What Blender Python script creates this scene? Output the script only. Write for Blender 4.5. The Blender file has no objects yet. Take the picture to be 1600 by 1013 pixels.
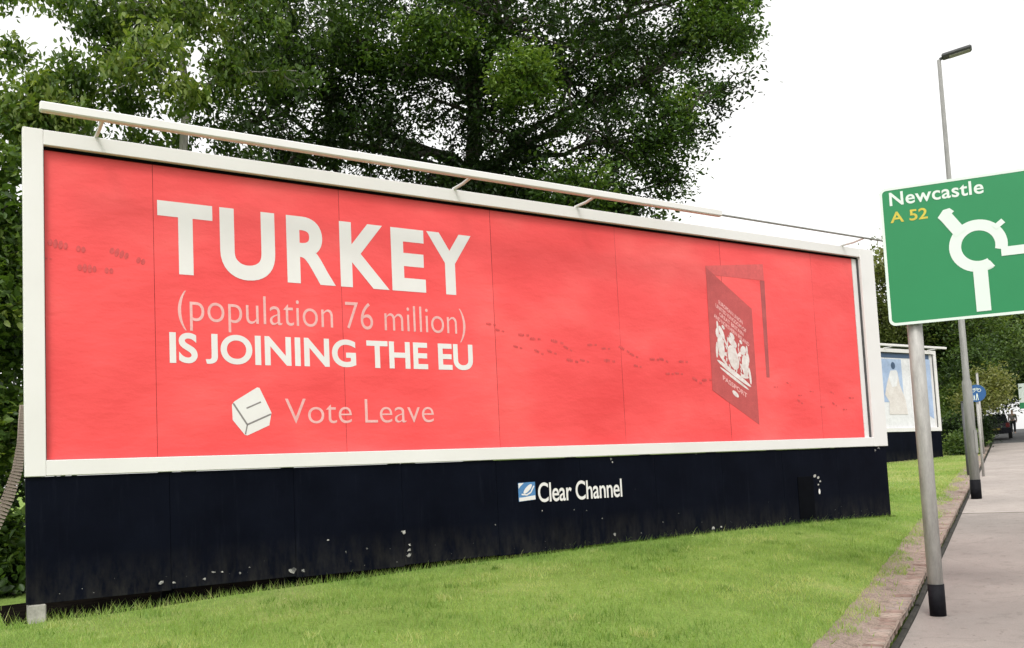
import bpy, math, random
import numpy as np
from mathutils import Vector, Matrix
random.seed(7)
rng = np.random.default_rng(7)
sc = bpy.context.scene
COL = sc.collection

# ------------------------------------------------------------------ camera
F, PX, PY = 1432.484, 821.71, 636.67            # focal length and principal point of the photograph (1600 x 1013)
YAW, PITCH, ROLL = .574, .076, -.049
CAM = np.array([-.893, -9.841, 1.513])
def _rot():
    cy, sy = math.cos(YAW), math.sin(YAW)
    f = np.array([sy*math.cos(PITCH), cy*math.cos(PITCH), math.sin(PITCH)])
    r = np.array([cy, -sy, 0.]); u = np.cross(r, f)
    c, s = math.cos(ROLL), math.sin(ROLL)
    return np.array([c*r+s*u, -s*r+c*u, f])
M = _rot()
cam = bpy.data.cameras.new('camera')
cam.sensor_fit = 'HORIZONTAL'; cam.sensor_width = 36
cam.lens = F/1600*36
cam.shift_x = -(PX-800)/1600
cam.shift_y = (PY-506.5)/1600
cam.clip_start = .1; cam.clip_end = 2000
co = bpy.data.objects.new('camera', cam); COL.objects.link(co)
co.matrix_world = Matrix(((M[0][0], M[1][0], -M[2][0], CAM[0]), (M[0][1], M[1][1], -M[2][1], CAM[1]),
                          (M[0][2], M[1][2], -M[2][2], CAM[2]), (0, 0, 0, 1)))
sc.camera = co
def at(u, v, d):                                # a surveyed point: pixel of the photograph and depth in metres
    return CAM + d*(M.T @ np.array([(u-PX)/F, -(v-PY)/F, 1.]))

# ------------------------------------------------------------------ light
SUN_EL, SUN_AZ = math.radians(52), math.radians(215)     # azimuth from +Y towards +X: behind the camera, to its left
w = bpy.data.worlds.new('World'); sc.world = w; w.use_nodes = True
nt = w.node_tree; nt.nodes.clear()
sky = nt.nodes.new('ShaderNodeTexSky'); sky.sky_type = 'NISHITA'; sky.sun_disc = False
sky.sun_elevation = SUN_EL; sky.sun_rotation = SUN_AZ; sky.air_density = 1.0; sky.dust_density = 4.0; sky.ozone_density = 1.0
hs = nt.nodes.new('ShaderNodeHueSaturation'); hs.inputs['Saturation'].default_value = .03   # overcast: hardly any blue
bg = nt.nodes.new('ShaderNodeBackground'); bg.inputs['Strength'].default_value = .15
out = nt.nodes.new('ShaderNodeOutputWorld')
mx = nt.nodes.new('ShaderNodeMix'); mx.data_type = 'RGBA'; mx.inputs[0].default_value = .6; mx.inputs[7].default_value = (4.4, 4.36, 4.28, 1)   # an even white cloud deck over most of it
nt.links.new(sky.outputs[0], hs.inputs['Color']); nt.links.new(hs.outputs[0], mx.inputs[6]); nt.links.new(mx.outputs[2], bg.inputs[0]); nt.links.new(bg.outputs[0], out.inputs[0])
sl = bpy.data.lights.new('sun', 'SUN'); sl.energy = .7; sl.angle = math.radians(14); sl.color = (1, .96, .9)
so = bpy.data.objects.new('sun', sl); COL.objects.link(so)
sd = Vector((math.sin(SUN_AZ)*math.cos(SUN_EL), math.cos(SUN_AZ)*math.cos(SUN_EL), math.sin(SUN_EL)))
so.rotation_euler = sd.to_track_quat('Z', 'Y').to_euler()
vs = sc.view_settings
sc.display_settings.display_device = 'sRGB'
vs.view_transform = 'Standard'; vs.look = 'None'; vs.gamma = 1; vs.use_curve_mapping = False
vs.exposure = 1.05

# ------------------------------------------------------------------ materials
def ramp(nt, fac, stops):
    r = nt.nodes.new('ShaderNodeValToRGB')
    e = r.color_ramp.elements
    while len(e) < len(stops): e.new(.5)
    for k, (p, c) in enumerate(stops):
        e[k].position = p; e[k].color = (*c, 1)
    nt.links.new(fac, r.inputs[0]); return r.outputs[0]
def noise(nt, scale, detail=5, rough=.6, stretch=(1, 1, 1), vec=None):
    tc = nt.nodes.new('ShaderNodeTexCoord'); mp = nt.nodes.new('ShaderNodeMapping')
    mp.inputs['Scale'].default_value = stretch
    nt.links.new(vec or tc.outputs['Object'], mp.inputs[0])
    n = nt.nodes.new('ShaderNodeTexNoise'); n.inputs['Scale'].default_value = scale
    n.inputs['Detail'].default_value = detail; n.inputs['Roughness'].default_value = rough
    nt.links.new(mp.outputs[0], n.inputs['Vector']); return n.outputs['Fac']
def mixc(nt, fac, a, b, mode='MIX'):
    m = nt.nodes.new('ShaderNodeMix'); m.data_type = 'RGBA'; m.blend_type = mode
    for s, x in ((m.inputs[0], fac), (m.inputs[6], a), (m.inputs[7], b)):
        if isinstance(x, (int, float)): s.default_value = x
        elif isinstance(x, tuple): s.default_value = (*x, 1)
        else: nt.links.new(x, s)
    return m.outputs[2]
def base(name, rough=.6, spec=.4):
    m = bpy.data.materials.new(name); m.use_nodes = True
    p = m.node_tree.nodes['Principled BSDF']
    p.inputs['Roughness'].default_value = rough; p.inputs['Specular IOR Level'].default_value = spec
    return m, m.node_tree, p
def bump(nt, p, h, strength, dist=.01):
    b = nt.nodes.new('ShaderNodeBump'); b.inputs['Strength'].default_value = strength; b.inputs['Distance'].default_value = dist
    nt.links.new(h, b.inputs['Height']); nt.links.new(b.outputs[0], p.inputs['Normal'])
def worn(name, c0, c1, scale=6, rough=.6, stretch=(1, 1, 1), bmp=.3, spec=.4, metal=0, dist=.005, lo=.35, hi=.65, grain=True):
    m, nt, p = base(name, rough, spec)
    n1 = noise(nt, scale, 6, .65, stretch)
    c = ramp(nt, n1, [(lo, c0), (hi, c1)])
    if grain:
        n2 = noise(nt, scale*9, 3, .7, stretch)
        c = mixc(nt, .5, c, ramp(nt, n2, [(.3, (.75, .75, .75)), (.7, (1.1, 1.1, 1.1))]), 'MULTIPLY')
        bump(nt, p, n2, bmp, dist)
    else: bump(nt, p, n1, bmp, dist)
    nt.links.new(c, p.inputs['Base Color']); p.inputs['Metallic'].default_value = metal
    return m
def flat(name, c, rough=.55, spec=.35):
    return worn(name, tuple(x*.93 for x in c), tuple(min(1, x*1.05) for x in c), 3, rough, spec=spec, bmp=.05)

MAT = {}
MAT['white_paint'] = worn('white_paint', (.665, .645, .635), (.70, .682, .675), .9, .5, bmp=.03, grain=False)
def streaked(name, c0, c1, chip, amount):
    m, nt, p = base(name, .7, .045)
    a = noise(nt, 1.6, 5, .6); b = noise(nt, 4, 6, .7, (6, 6, .35)); d = noise(nt, 11, 4, .75, (1.4, 1, .8))
    c = ramp(nt, a, [(.3, c0), (.7, c1)])
    c = mixc(nt, ramp(nt, b, [(.56, (0, 0, 0)), (.8, (.35, .35, .35))]), c, tuple(x*1.8+.008 for x in c1))
    c = mixc(nt, ramp(nt, d, [(amount, (0, 0, 0)), (amount+.03, (.8, .8, .8))]), c, chip)
    tc = nt.nodes.new('ShaderNodeTexCoord'); sx = nt.nodes.new('ShaderNodeSeparateXYZ'); nt.links.new(tc.outputs['Object'], sx.inputs[0])
    mr = nt.nodes.new('ShaderNodeMapRange'); mr.inputs[1].default_value = -3.95; mr.inputs[2].default_value = -4.40; nt.links.new(sx.outputs[2], mr.inputs[0])   # mud splashed up from the ground
    mm = nt.nodes.new('ShaderNodeMath'); mm.operation = 'MULTIPLY'; nt.links.new(mr.outputs[0], mm.inputs[0]); nt.links.new(ramp(nt, noise(nt, 5, 6, .75, (1.5, 1.5, .5)), [(.38, (0, 0, 0)), (.75, (.42, .42, .42))]), mm.inputs[1])
    c = mixc(nt, mm.outputs[0], c, (.06, .055, .045))
    nt.links.new(c, p.inputs['Base Color']); bump(nt, p, b, .25, .004)
    return m
MAT['navy_board'] = streaked('navy_board', (.0014, .0021, .0056), (.0030, .0042, .0095), (.10, .10, .10), .74)
MAT['navy_dark'] = worn('navy_dark', (.0012, .0015, .003), (.0025, .003, .005), 4, .8, spec=.05)
def poster_red():
    m, nt, p = base('poster_red_paper', .5, .35)
    a = noise(nt, .9, 3, .5, (.75, 1, 1.2)); b = noise(nt, 1.5, 5, .55, (.7, 1, 1.5)); c_ = noise(nt, 26, 3, .6)
    c = ramp(nt, a, [(.28, (.72, .055, .058)), (.52, (.80, .078, .081)), (.76, (.85, .122, .119))])
    st = noise(nt, 3.0, 5, .7, (3.5, 1, .25))
    c = mixc(nt, ramp(nt, st, [(.6, (0, 0, 0)), (.85, (.15, .15, .15))]), c, (.66, .05, .055))
    oi = nt.nodes.new('ShaderNodeObjectInfo'); c = mixc(nt, 1., c, ramp(nt, oi.outputs['Random'], [(0, (.96, .93, .93)), (1, (1.02, 1.06, 1.06))]), 'MULTIPLY')
    nt.links.new(c, p.inputs['Base Color'])
    mx = nt.nodes.new('ShaderNodeMath'); mx.operation = 'MULTIPLY_ADD'; mx.inputs[1].default_value = .04
    nt.links.new(c_, mx.inputs[0]); nt.links.new(b, mx.inputs[2])
    bump(nt, p, mx.outputs[0], .55, .05)
    return m
MAT['poster'] = poster_red()
MAT['print_white'] = worn('print_white', (.66, .63, .625), (.70, .68, .675), 1.5, .5, bmp=.02, grain=False)
MAT['print_pink'] = worn('print_pale_pink', (.70, .36, .35), (.76, .43, .42), 3, .5, bmp=.05)
MAT['print_dark_red'] = worn('print_dark_red', (.42, .064, .064), (.50, .080, .080), 5, .5, bmp=.05)
MAT['print_mid_red'] = worn('print_mid_red', (.66, .085, .085), (.74, .10, .10), 5, .5, bmp=.05)
MAT['print_foot'] = worn('print_footprint', (.46, .055, .055), (.66, .078, .078), 14, .5, bmp=.05)
MAT['print_crest'] = worn('print_crest', (.60, .50, .48), (.76, .71, .70), 9, .5, bmp=.05)
MAT['scrap_grey'] = worn('scrap_grey', (.06, .06, .06), (.50, .48, .46), 19, .7, bmp=.2, lo=.42, hi=.62)
MAT['print_lintel'] = worn('print_lintel', (.55, .085, .085), (.66, .10, .10), 2, .5, bmp=.03)
MAT['print_grey'] = flat('print_grey', (.22, .20, .20))
MAT['logo_blue'] = flat('logo_blue', (.07, .20, .42))
MAT['sign_green'] = worn('sign_green', (.0105, .200, .068), (.0125, .215, .075), .8, .38, spec=.4, bmp=.0, grain=False)
MAT['sign_white'] = worn('sign_white', (.62, .70, .65), (.66, .73, .68), 1, .4, bmp=0, grain=False)
MAT['sign_yellow'] = flat('sign_yellow', (.58, .48, .06), .4)
MAT['sign_blue'] = flat('sign_blue', (.03, .11, .29), .5)
MAT['sign_back'] = worn('sign_back_grey', (.22, .22, .22), (.30, .30, .30), 4, .5, metal=.3)
MAT['galvanised'] = worn('galvanised_steel', (.31, .30, .285), (.46, .445, .425), 5, .6, (3, 3, .6), metal=.1, spec=.4)
MAT['lamp_grey'] = worn('lamp_column_grey', (.20, .20, .19), (.30, .295, .28), 4, .6, (3, 3, .4))
MAT['lamp_dark'] = worn('lamp_head_grey', (.055, .058, .06), (.09, .09, .095), 5, .5)
MAT['black_band'] = worn('black_sleeve', (.003, .003, .005), (.009, .009, .012), 8, .7, spec=.15)
MAT['concrete'] = worn('concrete', (.26, .25, .22), (.42, .40, .36), 7, .85, bmp=.6)
MAT['bark'] = worn('bark', (.05, .043, .035), (.13, .115, .095), 5, .9, (4, 4, .7), bmp=1, dist=.03)
MAT['bark_grey'] = worn('bark_pale_grey', (.26, .245, .22), (.42, .40, .37), 5, .9, (4, 4, .8), bmp=.8, dist=.02)
MAT['old_timber'] = worn('old_timber', (.25, .19, .16), (.40, .33, .29), 9, .85, (1, 1, 5), bmp=.6)
def brick_mat():
    m, nt, p = base('old_brick', .9, .2)
    oi = nt.nodes.new('ShaderNodeObjectInfo')
    c = ramp(nt, oi.outputs['Random'], [(0, (.21, .145, .12)), (.35, (.31, .235, .20)), (.7, (.33, .265, .225)), (1, (.27, .225, .20))])
    n = noise(nt, 14, 5, .7)
    c = mixc(nt, 1., c, ramp(nt, n, [(.32, (.42, .43, .38)), (.5, (1, 1, 1)), (.75, (1.25, 1.22, 1.2))]), 'MULTIPLY')
    nt.links.new(c, p.inputs['Base Color']); bump(nt, p, n, .6, .01); return m
MAT['brick'] = brick_mat()
MAT['edging'] = worn('dark_edging', (.012, .0125, .009), (.04, .037, .03), 9, .9, bmp=.8)  # very dark, uneven stone colour
def soil():
    m, nt, p = base('dry_soil', .95, .1)
    a = noise(nt, 7, 6, .7); b = noise(nt, 60, 4, .7)
    c = ramp(nt, a, [(.3, (.15, .115, .09)), (.42, (.31, .245, .205)), (.7, (.39, .315, .27))])
    c = mixc(nt, 1., c, ramp(nt, b, [(.3, (.5, .5, .48)), (.6, (1.1, 1.1, 1.1))]), 'MULTIPLY')
    nt.links.new(c, p.inputs['Base Color']); bump(nt, p, b, .9, .02); return m
MAT['soil'] = soil()
def paving(name, k):
    m, nt, p = base(name, .9, .2)
    a = noise(nt, .55, 6, .6); b = noise(nt, 130, 3, .75); c2 = noise(nt, 5, 5, .7)
    c = ramp(nt, a, [(.3, (.206*k, .184*k, .169*k)), (.55, (.255*k, .225*k, .206*k)), (.75, (.305*k, .268*k, .243*k))])
    c = mixc(nt, .8, c, ramp(nt, b, [(.25, (.55, .55, .55)), (.55, (1.02, 1.02, 1.02)), (.8, (1.4, 1.38, 1.35))]), 'MULTIPLY')
    c = mixc(nt, .8, c, ramp(nt, c2, [(.30, (.70, .69, .68)), (.46, (1, 1, 1))]), 'MULTIPLY')
    tc = nt.nodes.new('ShaderNodeTexCoord')
    for sc_, rad, dk in ((7., .10, .45), (2.6, .05, .62)):      # trodden gum and oil spots
        vo = nt.nodes.new('ShaderNodeTexVoronoi'); vo.inputs['Scale'].default_value = sc_; nt.links.new(tc.outputs['Object'], vo.inputs['Vector'])
        c = mixc(nt, ramp(nt, vo.outputs['Distance'], [(rad*.6, (1, 1, 1)), (rad, (0, 0, 0))]), c, (.26*k*dk, .225*k*dk, .2*k*dk))
    dn = nt.nodes.new('ShaderNodeTexNoise'); dn.inputs['Scale'].default_value = 1.3; dn.inputs['Detail'].default_value = 6; nt.links.new(tc.outputs['Object'], dn.inputs['Vector'])
    vc = nt.nodes.new('ShaderNodeTexVoronoi'); vc.feature = 'DISTANCE_TO_EDGE'; vc.inputs['Scale'].default_value = .55; nt.links.new(mixc(nt, .35, tc.outputs['Object'], dn.outputs['Color']), vc.inputs['Vector'])
    c = mixc(nt, ramp(nt, vc.outputs['Distance'], [(.003, (.16, .16, .16)), (.008, (0, 0, 0))]), c, (.09*k, .08*k, .07*k))   # fine cracks
    nt.links.new(c, p.inputs['Base Color']); bump(nt, p, b, .6, .008); return m
MAT['footway'] = paving('tarmac_footway', 1.2); MAT['footway_pale'] = paving('tarmac_footway_pale', 1.55)
MAT['asphalt'] = worn('asphalt', (.045, .046, .047), (.075, .075, .075), 1.2, .85, bmp=.5)
MAT['road_paint'] = worn('road_paint', (.5, .5, .48), (.7, .7, .68), 6, .7)
def turf():
    m, nt, p = base('turf', .95, .1)
    a = noise(nt, .7, 6, .65); b = noise(nt, 40, 4, .7)
    c = ramp(nt, a, [(.3, (.14, .215, .045)), (.55, (.21, .31, .07)), (.72, (.29, .34, .115))])
    c = mixc(nt, 1., c, ramp(nt, b, [(.25, (.5, .5, .5)), (.6, (1.1, 1.1, 1.1))]), 'MULTIPLY')
    nt.links.new(c, p.inputs['Base Color']); bump(nt, p, b, .8, .03); return m
MAT['turf'] = turf()
def foliage(name, stops, transl=.35, rough=.45):
    m = bpy.data.materials.new(name); m.use_nodes = True; nt = m.node_tree; nt.nodes.clear()
    at_ = nt.nodes.new('ShaderNodeAttribute'); at_.attribute_name = 'tone'
    c = ramp(nt, at_.outputs['Fac'], stops)
    p = nt.nodes.new('ShaderNodeBsdfPrincipled'); p.inputs['Roughness'].default_value = rough; p.inputs['Specular IOR Level'].default_value = .35
    t = nt.nodes.new('ShaderNodeBsdfTranslucent'); x = nt.nodes.new('ShaderNodeMixShader'); x.inputs[0].default_value = transl
    o = nt.nodes.new('ShaderNodeOutputMaterial')
    nt.links.new(c, p.inputs['Base Color'])
    tc = mixc(nt, 1., c, (1.5, 1.5, .6), 'MULTIPLY'); nt.links.new(tc, t.inputs[0])
    nt.links.new(p.outputs[0], x.inputs[1]); nt.links.new(t.outputs[0], x.inputs[2]); nt.links.new(x.outputs[0], o.inputs[0])
    return m
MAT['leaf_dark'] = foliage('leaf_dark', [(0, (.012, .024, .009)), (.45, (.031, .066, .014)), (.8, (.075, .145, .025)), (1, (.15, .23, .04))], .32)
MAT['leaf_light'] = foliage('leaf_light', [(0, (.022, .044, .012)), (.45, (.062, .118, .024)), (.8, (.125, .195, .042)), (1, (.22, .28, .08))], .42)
MAT['leaf_olive'] = foliage('leaf_olive', [(0, (.05, .07, .02)), (.5, (.12, .15, .045)), (1, (.24, .25, .10))], .4)
MAT['leaf_far'] = foliage('leaf_far', [(0, (.024, .046, .016)), (.5, (.075, .130, .036)), (1, (.18, .245, .08))], .42)
MAT['grass'] = foliage('grass_blade', [(0, (.10, .19, .032)), (.35, (.205, .335, .068)), (.7, (.31, .42, .115)), (1, (.47, .48, .22))], .35, .55)
MAT['dead_leaf'] = foliage('dead_leaf', [(0, (.05, .035, .02)), (1, (.20, .13, .07))], .1, .8)

# ------------------------------------------------------------------ mesh helpers
def tag(o, label=None, cat=None, group=None, kind=None):
    for k, v in (('label', label), ('category', cat), ('group', group), ('kind', kind)):
        if v: o[k] = v
    return o
def empty(name, loc, label, cat, group=None, rz=0):
    o = bpy.data.objects.new(name, None); COL.objects.link(o); o.location = loc; o.rotation_euler = (0, 0, rz)
    o.empty_display_size = .2
    return tag(o, label, cat, group)
class MB:
    def __init__(s): s.v = []; s.f = []
    def add(s, vs, fs):
        k = len(s.v); s.v += [tuple(map(float, p)) for p in vs]; s.f += [tuple(i+k for i in f) for f in fs]; return s
    def box(s, a, b, bev=0):
        x0, y0, z0 = a; x1, y1, z1 = b
        if not bev:
            return s.add([(x0,y0,z0),(x1,y0,z0),(x1,y1,z0),(x0,y1,z0),(x0,y0,z1),(x1,y0,z1),(x1,y1,z1),(x0,y1,z1)],
                     [(0,3,2,1),(4,5,6,7),(0,1,5,4),(1,2,6,5),(2,3,7,6),(3,0,4,7)])
        c = bev; V = []; Fc = []
        for z, i in ((z0, c), (z0+c, 0), (z1-c, 0), (z1, c)):
            V += [(x0+i+(c if not i else 0), y0+i, z), (x1-i-(c if not i else 0), y0+i, z), (x1-i, y0+i+(c if not i else 0), z), (x1-i, y1-i-(c if not i else 0), z),
                  (x1-i-(c if not i else 0), y1-i, z), (x0+i+(c if not i else 0), y1-i, z), (x0+i, y1-i-(c if not i else 0), z), (x0+i, y0+i+(c if not i else 0), z)]
        for r in range(3):
            for k in range(8): Fc.append((r*8+k, r*8+(k+1) % 8, (r+1)*8+(k+1) % 8, (r+1)*8+k))
        Fc.append(tuple(range(7, -1, -1))); Fc.append(tuple(range(24, 32)))
        return s.add(V, Fc)
    def tube(s, pts, rad, n=8, cap=True):
        pts = [Vector(p) for p in pts]; rad = rad if hasattr(rad, '__len__') else [rad]*len(pts)
        V = []; up = None
        for i, p in enumerate(pts):
            t = (pts[min(i+1, len(pts)-1)]-pts[max(i-1, 0)]).normalized()
            if up is None: up = Vector((0, 0, 1)) if abs(t.z) < .9 else Vector((1, 0, 0))
            a = t.cross(up).normalized(); b = a.cross(t).normalized(); up = b
            for k in range(n):
                w_ = 2*math.pi*k/n; V.append(p+(a*math.cos(w_)+b*math.sin(w_))*rad[i])
        Fc = [(i*n+k, i*n+(k+1) % n, (i+1)*n+(k+1) % n, (i+1)*n+k) for i in range(len(pts)-1) for k in range(n)]
        if cap: Fc += [tuple(range(n-1, -1, -1)), tuple(range((len(pts)-1)*n, len(pts)*n))]
        return s.add(V, Fc)
    def mesh(s, name, mat, smooth=False):
        me = bpy.data.meshes.new(name); me.from_pydata(s.v, [], s.f); me.validate(); me.materials.append(MAT[mat])
        if smooth: me.shade_smooth()
        return me
    def build(s, name, mat, parent=None, smooth=False, label=None, loc=None):
        o = bpy.data.objects.new(name, s.mesh(name, mat, smooth)); COL.objects.link(o)
        if parent: o.parent = parent
        if loc is not None: o.location = loc
        if label: o['label'] = label
        return o
def np_mesh(name, V, counts, loops, mat, tone=None, smooth=False):
    me = bpy.data.meshes.new(name); nV = len(V); nF = len(counts)
    me.vertices.add(nV); me.vertices.foreach_set('co', V.astype(np.float32).ravel())
    me.loops.add(len(loops)); me.loops.foreach_set('vertex_index', loops.astype(np.int32))
    me.polygons.add(nF); st = np.concatenate([[0], np.cumsum(counts)[:-1]]).astype(np.int32)
    me.polygons.foreach_set('loop_start', st); me.polygons.foreach_set('loop_total', counts.astype(np.int32))
    me.update(calc_edges=True)
    if tone is not None:
        a = me.attributes.new('tone', 'FLOAT', 'FACE'); a.data.foreach_set('value', tone.astype(np.float32))
    me.materials.append(MAT[mat])
    if smooth: me.shade_smooth()
    return me
def link(name, me, parent=None):
    o = bpy.data.objects.new(name, me); COL.objects.link(o)
    if parent: o.parent = parent
    return o

_tc = {}
def text_geo(s, offset=0., spacing=1.):
    key = (s, offset, spacing)
    if key in _tc: return _tc[key]
    c = bpy.data.curves.new('text', 'FONT'); c.body = s; c.size = 1; c.offset = offset; c.space_character = spacing; c.resolution_u = 9
    o = bpy.data.objects.new('text', c); COL.objects.link(o)
    dg = bpy.context.evaluated_depsgraph_get()
    me = bpy.data.meshes.new_from_object(o.evaluated_get(dg))
    v = np.array([x.co[:2] for x in me.vertices]); f = [tuple(p.vertices) for p in me.polygons]
    bpy.data.objects.remove(o); bpy.data.curves.remove(c); bpy.data.meshes.remove(me)
    _tc[key] = (v, f); return v, f
def text_mb(mb, s, box, fn, offset=0., spacing=1.):
    """lay the words s into box (x0, z0, x1, z1) of a surface; fn turns surface coordinates into 3-D"""
    v, f = text_geo(s, offset, spacing)
    lo, hi = v.min(0), v.max(0)
    x0, z0, x1, z1 = box
    q = (v-lo)/(hi-lo)
    mb.add([fn(x0+a*(x1-x0), z0+b*(z1-z0)) for a, b in q], f)
def text_parts(s, box, fn, offset=0., spacing=1., gap=0., full=False):
    """the same words as separate pieces: letters (gap 0) or words (gap = the space between words), left to right"""
    v, f = text_geo(s, offset, spacing); lo, hi = v.min(0), v.max(0); x0, z0, x1, z1 = box
    par = list(range(len(v)))
    def find(i):
        while par[i] != i: par[i] = par[par[i]]; i = par[i]
        return i
    for q in f:
        for a in q[1:]: par[find(a)] = find(q[0])
    isl = {}
    for i in range(len(v)): isl.setdefault(find(i), []).append(i)
    isl = sorted(isl.values(), key=lambda I: v[I, 0].min()); grp = []
    for I in isl:
        if grp and v[I, 0].min() < v[grp[-1], 0].max()+gap: grp[-1] += I
        else: grp.append(list(I))
    for I in grp:
        pos = {i: k for k, i in enumerate(I)}; w_ = v[I]; l2, h2 = (w_[:, 1].min(), w_[:, 1].max()) if full else (lo[1], hi[1])
        m = MB(); m.add([fn(x0+(a-lo[0])/(hi[0]-lo[0])*(x1-x0), z0+(b-l2)/(h2-l2)*(z1-z0)) for a, b in w_], [tuple(pos[i] for i in q) for q in f if q[0] in pos]); yield m
def poly(mb, pts, fn): mb.add([fn(*p) for p in pts], [tuple(range(len(pts)))])
_el = [0]
def ell(mb, cx, cz, rx, rz, fn, rot=0, n=12):
    _el[0] = (_el[0]+1) % 40; k_ = _el[0]*3e-5; f0_ = fn     # overlapping prints never share a plane
    fn = lambda a, b: (lambda q: (q[0], q[1]-k_, q[2]))(f0_(a, b))
    c, s = math.cos(rot), math.sin(rot); P = []
    for k in range(n):
        a = 2*math.pi*k/n; x, z = rx*math.cos(a), rz*math.sin(a); P.append((cx+c*x-s*z, cz+s*x+c*z))
    poly(mb, P, fn)

# ------------------------------------------------------------------ terrain
S0 = np.array([7.186, -4.436]); D = np.array([.872, .4895]); N = np.array([-.4895, .872])
def sm(x): x = np.clip(x, 0, 1); return x*x*(3-2*x)
def zp(s):                                       # footway level: a street that climbs away from the camera
    s = np.asarray(s, float)
    up = np.where(s < 80, .045*s, 3.6+.02*(1-np.exp(-(s-80)/10))*10)
    return np.where(s < 0, .02*s, up)
def zg(s, t):                                    # lawn level
    amp = .45*(1-sm((np.asarray(s)-5)/27))-.06*sm(-np.asarray(s)/4.5); kerb = .085-.04*sm((np.asarray(s)-5)/30)
    return zp(s)+kerb+amp*(1-np.exp(-np.maximum(np.asarray(t)-.4, 0)/1.9))
def xy(s, t): return S0[0]+D[0]*s+N[0]*t, S0[1]+D[1]*s+N[1]*t
def st(x, y): return (x-S0[0])*D[0]+(y-S0[1])*D[1], (x-S0[0])*N[0]+(y-S0[1])*N[1]
def ground_at(x, y):
    s, t = st(x, y); return float(zg(s, t)) if t > .3 else float(zp(s))
def sheet(name, ss, ts, zf, mat, kind='structure'):
    S, T = np.meshgrid(ss, ts, indexing='ij'); X, Y = xy(S, T); Z = zf(S, T)
    V = np.stack([X, Y, Z], -1).reshape(-1, 3); n = len(ts)
    i = np.arange(len(ss)-1)[:, None]*n+np.arange(n-1)[None]
    L = np.stack([i, i+n, i+n+1, i+1], -1).reshape(-1, 4)[:, ::-1]
    me = np_mesh(name, V, np.full(len(L), 4), L.ravel(), mat, smooth=True)
    return tag(link(name, me), kind=kind)
near_s = np.concatenate([[-400, -250, -150, -90, -60, -40], np.arange(-30, 40, .4), np.arange(40, 90, 2), [90, 100, 120, 160, 220, 300, 400]])
def gz(S, T):
    lawn = zg(S, T)+.012*np.sin(S*1.7+T)*np.sin(T*2.1-S*.6)*sm(T)
    cut = (T < .3)
    return np.where(cut, zp(S)-.25, lawn-.05*(T < .73))
sheet('ground', near_s, np.concatenate([[-400, -200, -100, -50, -20, -10, -4, -1, .05, .299, .3001, .5, .72, .74], np.arange(1.1, 12, .3), np.arange(12, 30, 2), [40, 60, 100, 200, 400]]), gz, 'turf')
sheet('pavement', np.arange(-40, 9.6, .5), np.linspace(-2.9, .190, 12), lambda S, T: zp(S)+.003*np.sin(S*2.3)*np.sin(T*3), 'footway')
sheet('pavement', np.arange(9.5, 46.5, .5), np.linspace(-2.9, .190, 12), lambda S, T: zp(S)+.006+.003*np.sin(S*2.3)*np.sin(T*3), 'footway_pale')
sheet('road', np.concatenate([np.arange(-60, 90, 1.5), [100, 140, 200, 300, 400]]), np.linspace(-10.5, -3.05, 5), lambda S, T: zp(S)-.11, 'asphalt')
sheet('side_road', np.concatenate([np.arange(46.2, 90, 1.5), [95, 110, 150]]), np.array([-3.04, -2, -1, 0, 1, 2, 3.5, 6]), lambda S, T: zp(S)-.02+0*T, 'asphalt')
sheet('far_pavement', np.concatenate([np.arange(-60, 90, 1.5), [100, 140, 200]]), np.linspace(-14, -10.6, 4), lambda S, T: zp(S), 'footway')
kb = MB()
ss = np.arange(-40, 46.3, .915)
kroot = tag(link('kerb', bpy.data.meshes.new('kerb')), kind='structure')
for s in ss:
    x, y = xy(s, -2.97)
    m = MB().box((0, -.0625, -.2), (.905, .0625, .004), .008)
    o = m.build('kerb_stone', 'concrete', kroot, loc=(x, y, float(zp(s)))); o.rotation_euler = (0, -math.atan(.045 if s > 0 else .02), math.atan2(D[1], D[0]))
# soil strip between the bricks and the turf, with an uneven far edge
sheet('soil_strip', np.arange(-30, 46, .15), np.array([.25, .4, .5, .6, .7, .76]), lambda S, T: zg(S, T)+.006-(T > .72)*.03+.012*np.sin(S*5.1+T*9)*np.sin(S*2.3), 'soil')
# edging course of dark stones, and the bricks laid across behind it
edg = tag(link('edging', bpy.data.meshes.new('edging')), kind='structure')
ANG = math.atan2(D[1], D[0])
for s in np.arange(-8, 46, .6):
    x, y = xy(s, .222)
    m = MB().box((0, -.027, -.15), (.592, .03, .022+random.uniform(-.006, .008)), .01)
    o = m.build('edging_stone', 'edging', edg, loc=(x, y, float(zp(s)))); o.rotation_euler = (random.uniform(-.05, .05), -math.atan(.045 if s > 0 else .02), ANG+random.uniform(-.012, .012))
bc = tag(link('brick_course', bpy.data.meshes.new('brick_course')), kind='structure')
bm_ = [MB().box((-.05, -.107, -.09), (.05, .107, 0), .008).mesh('brick', 'brick') for _ in range(2)]
s = -3.2; k = 0
while k < 296:
    x, y = xy(s, .368+random.uniform(-.006, .006))
    if random.random() > .06:
        o = bpy.data.objects.new('brick', bm_[k % 2]); COL.objects.link(o); o.parent = bc
        o.location = (x, y, float(zp(s))+.10-.03*sm((s-5)/30)+random.uniform(-.008, .006))
        o.rotation_euler = (random.uniform(-.05, .05), random.uniform(-.04, .04)-.04, ANG+random.uniform(-.04, .04)); o.scale = (random.uniform(.93, 1), random.uniform(.94, 1.03), 1)
    s += .112+random.uniform(0, .006); k += 1

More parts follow.
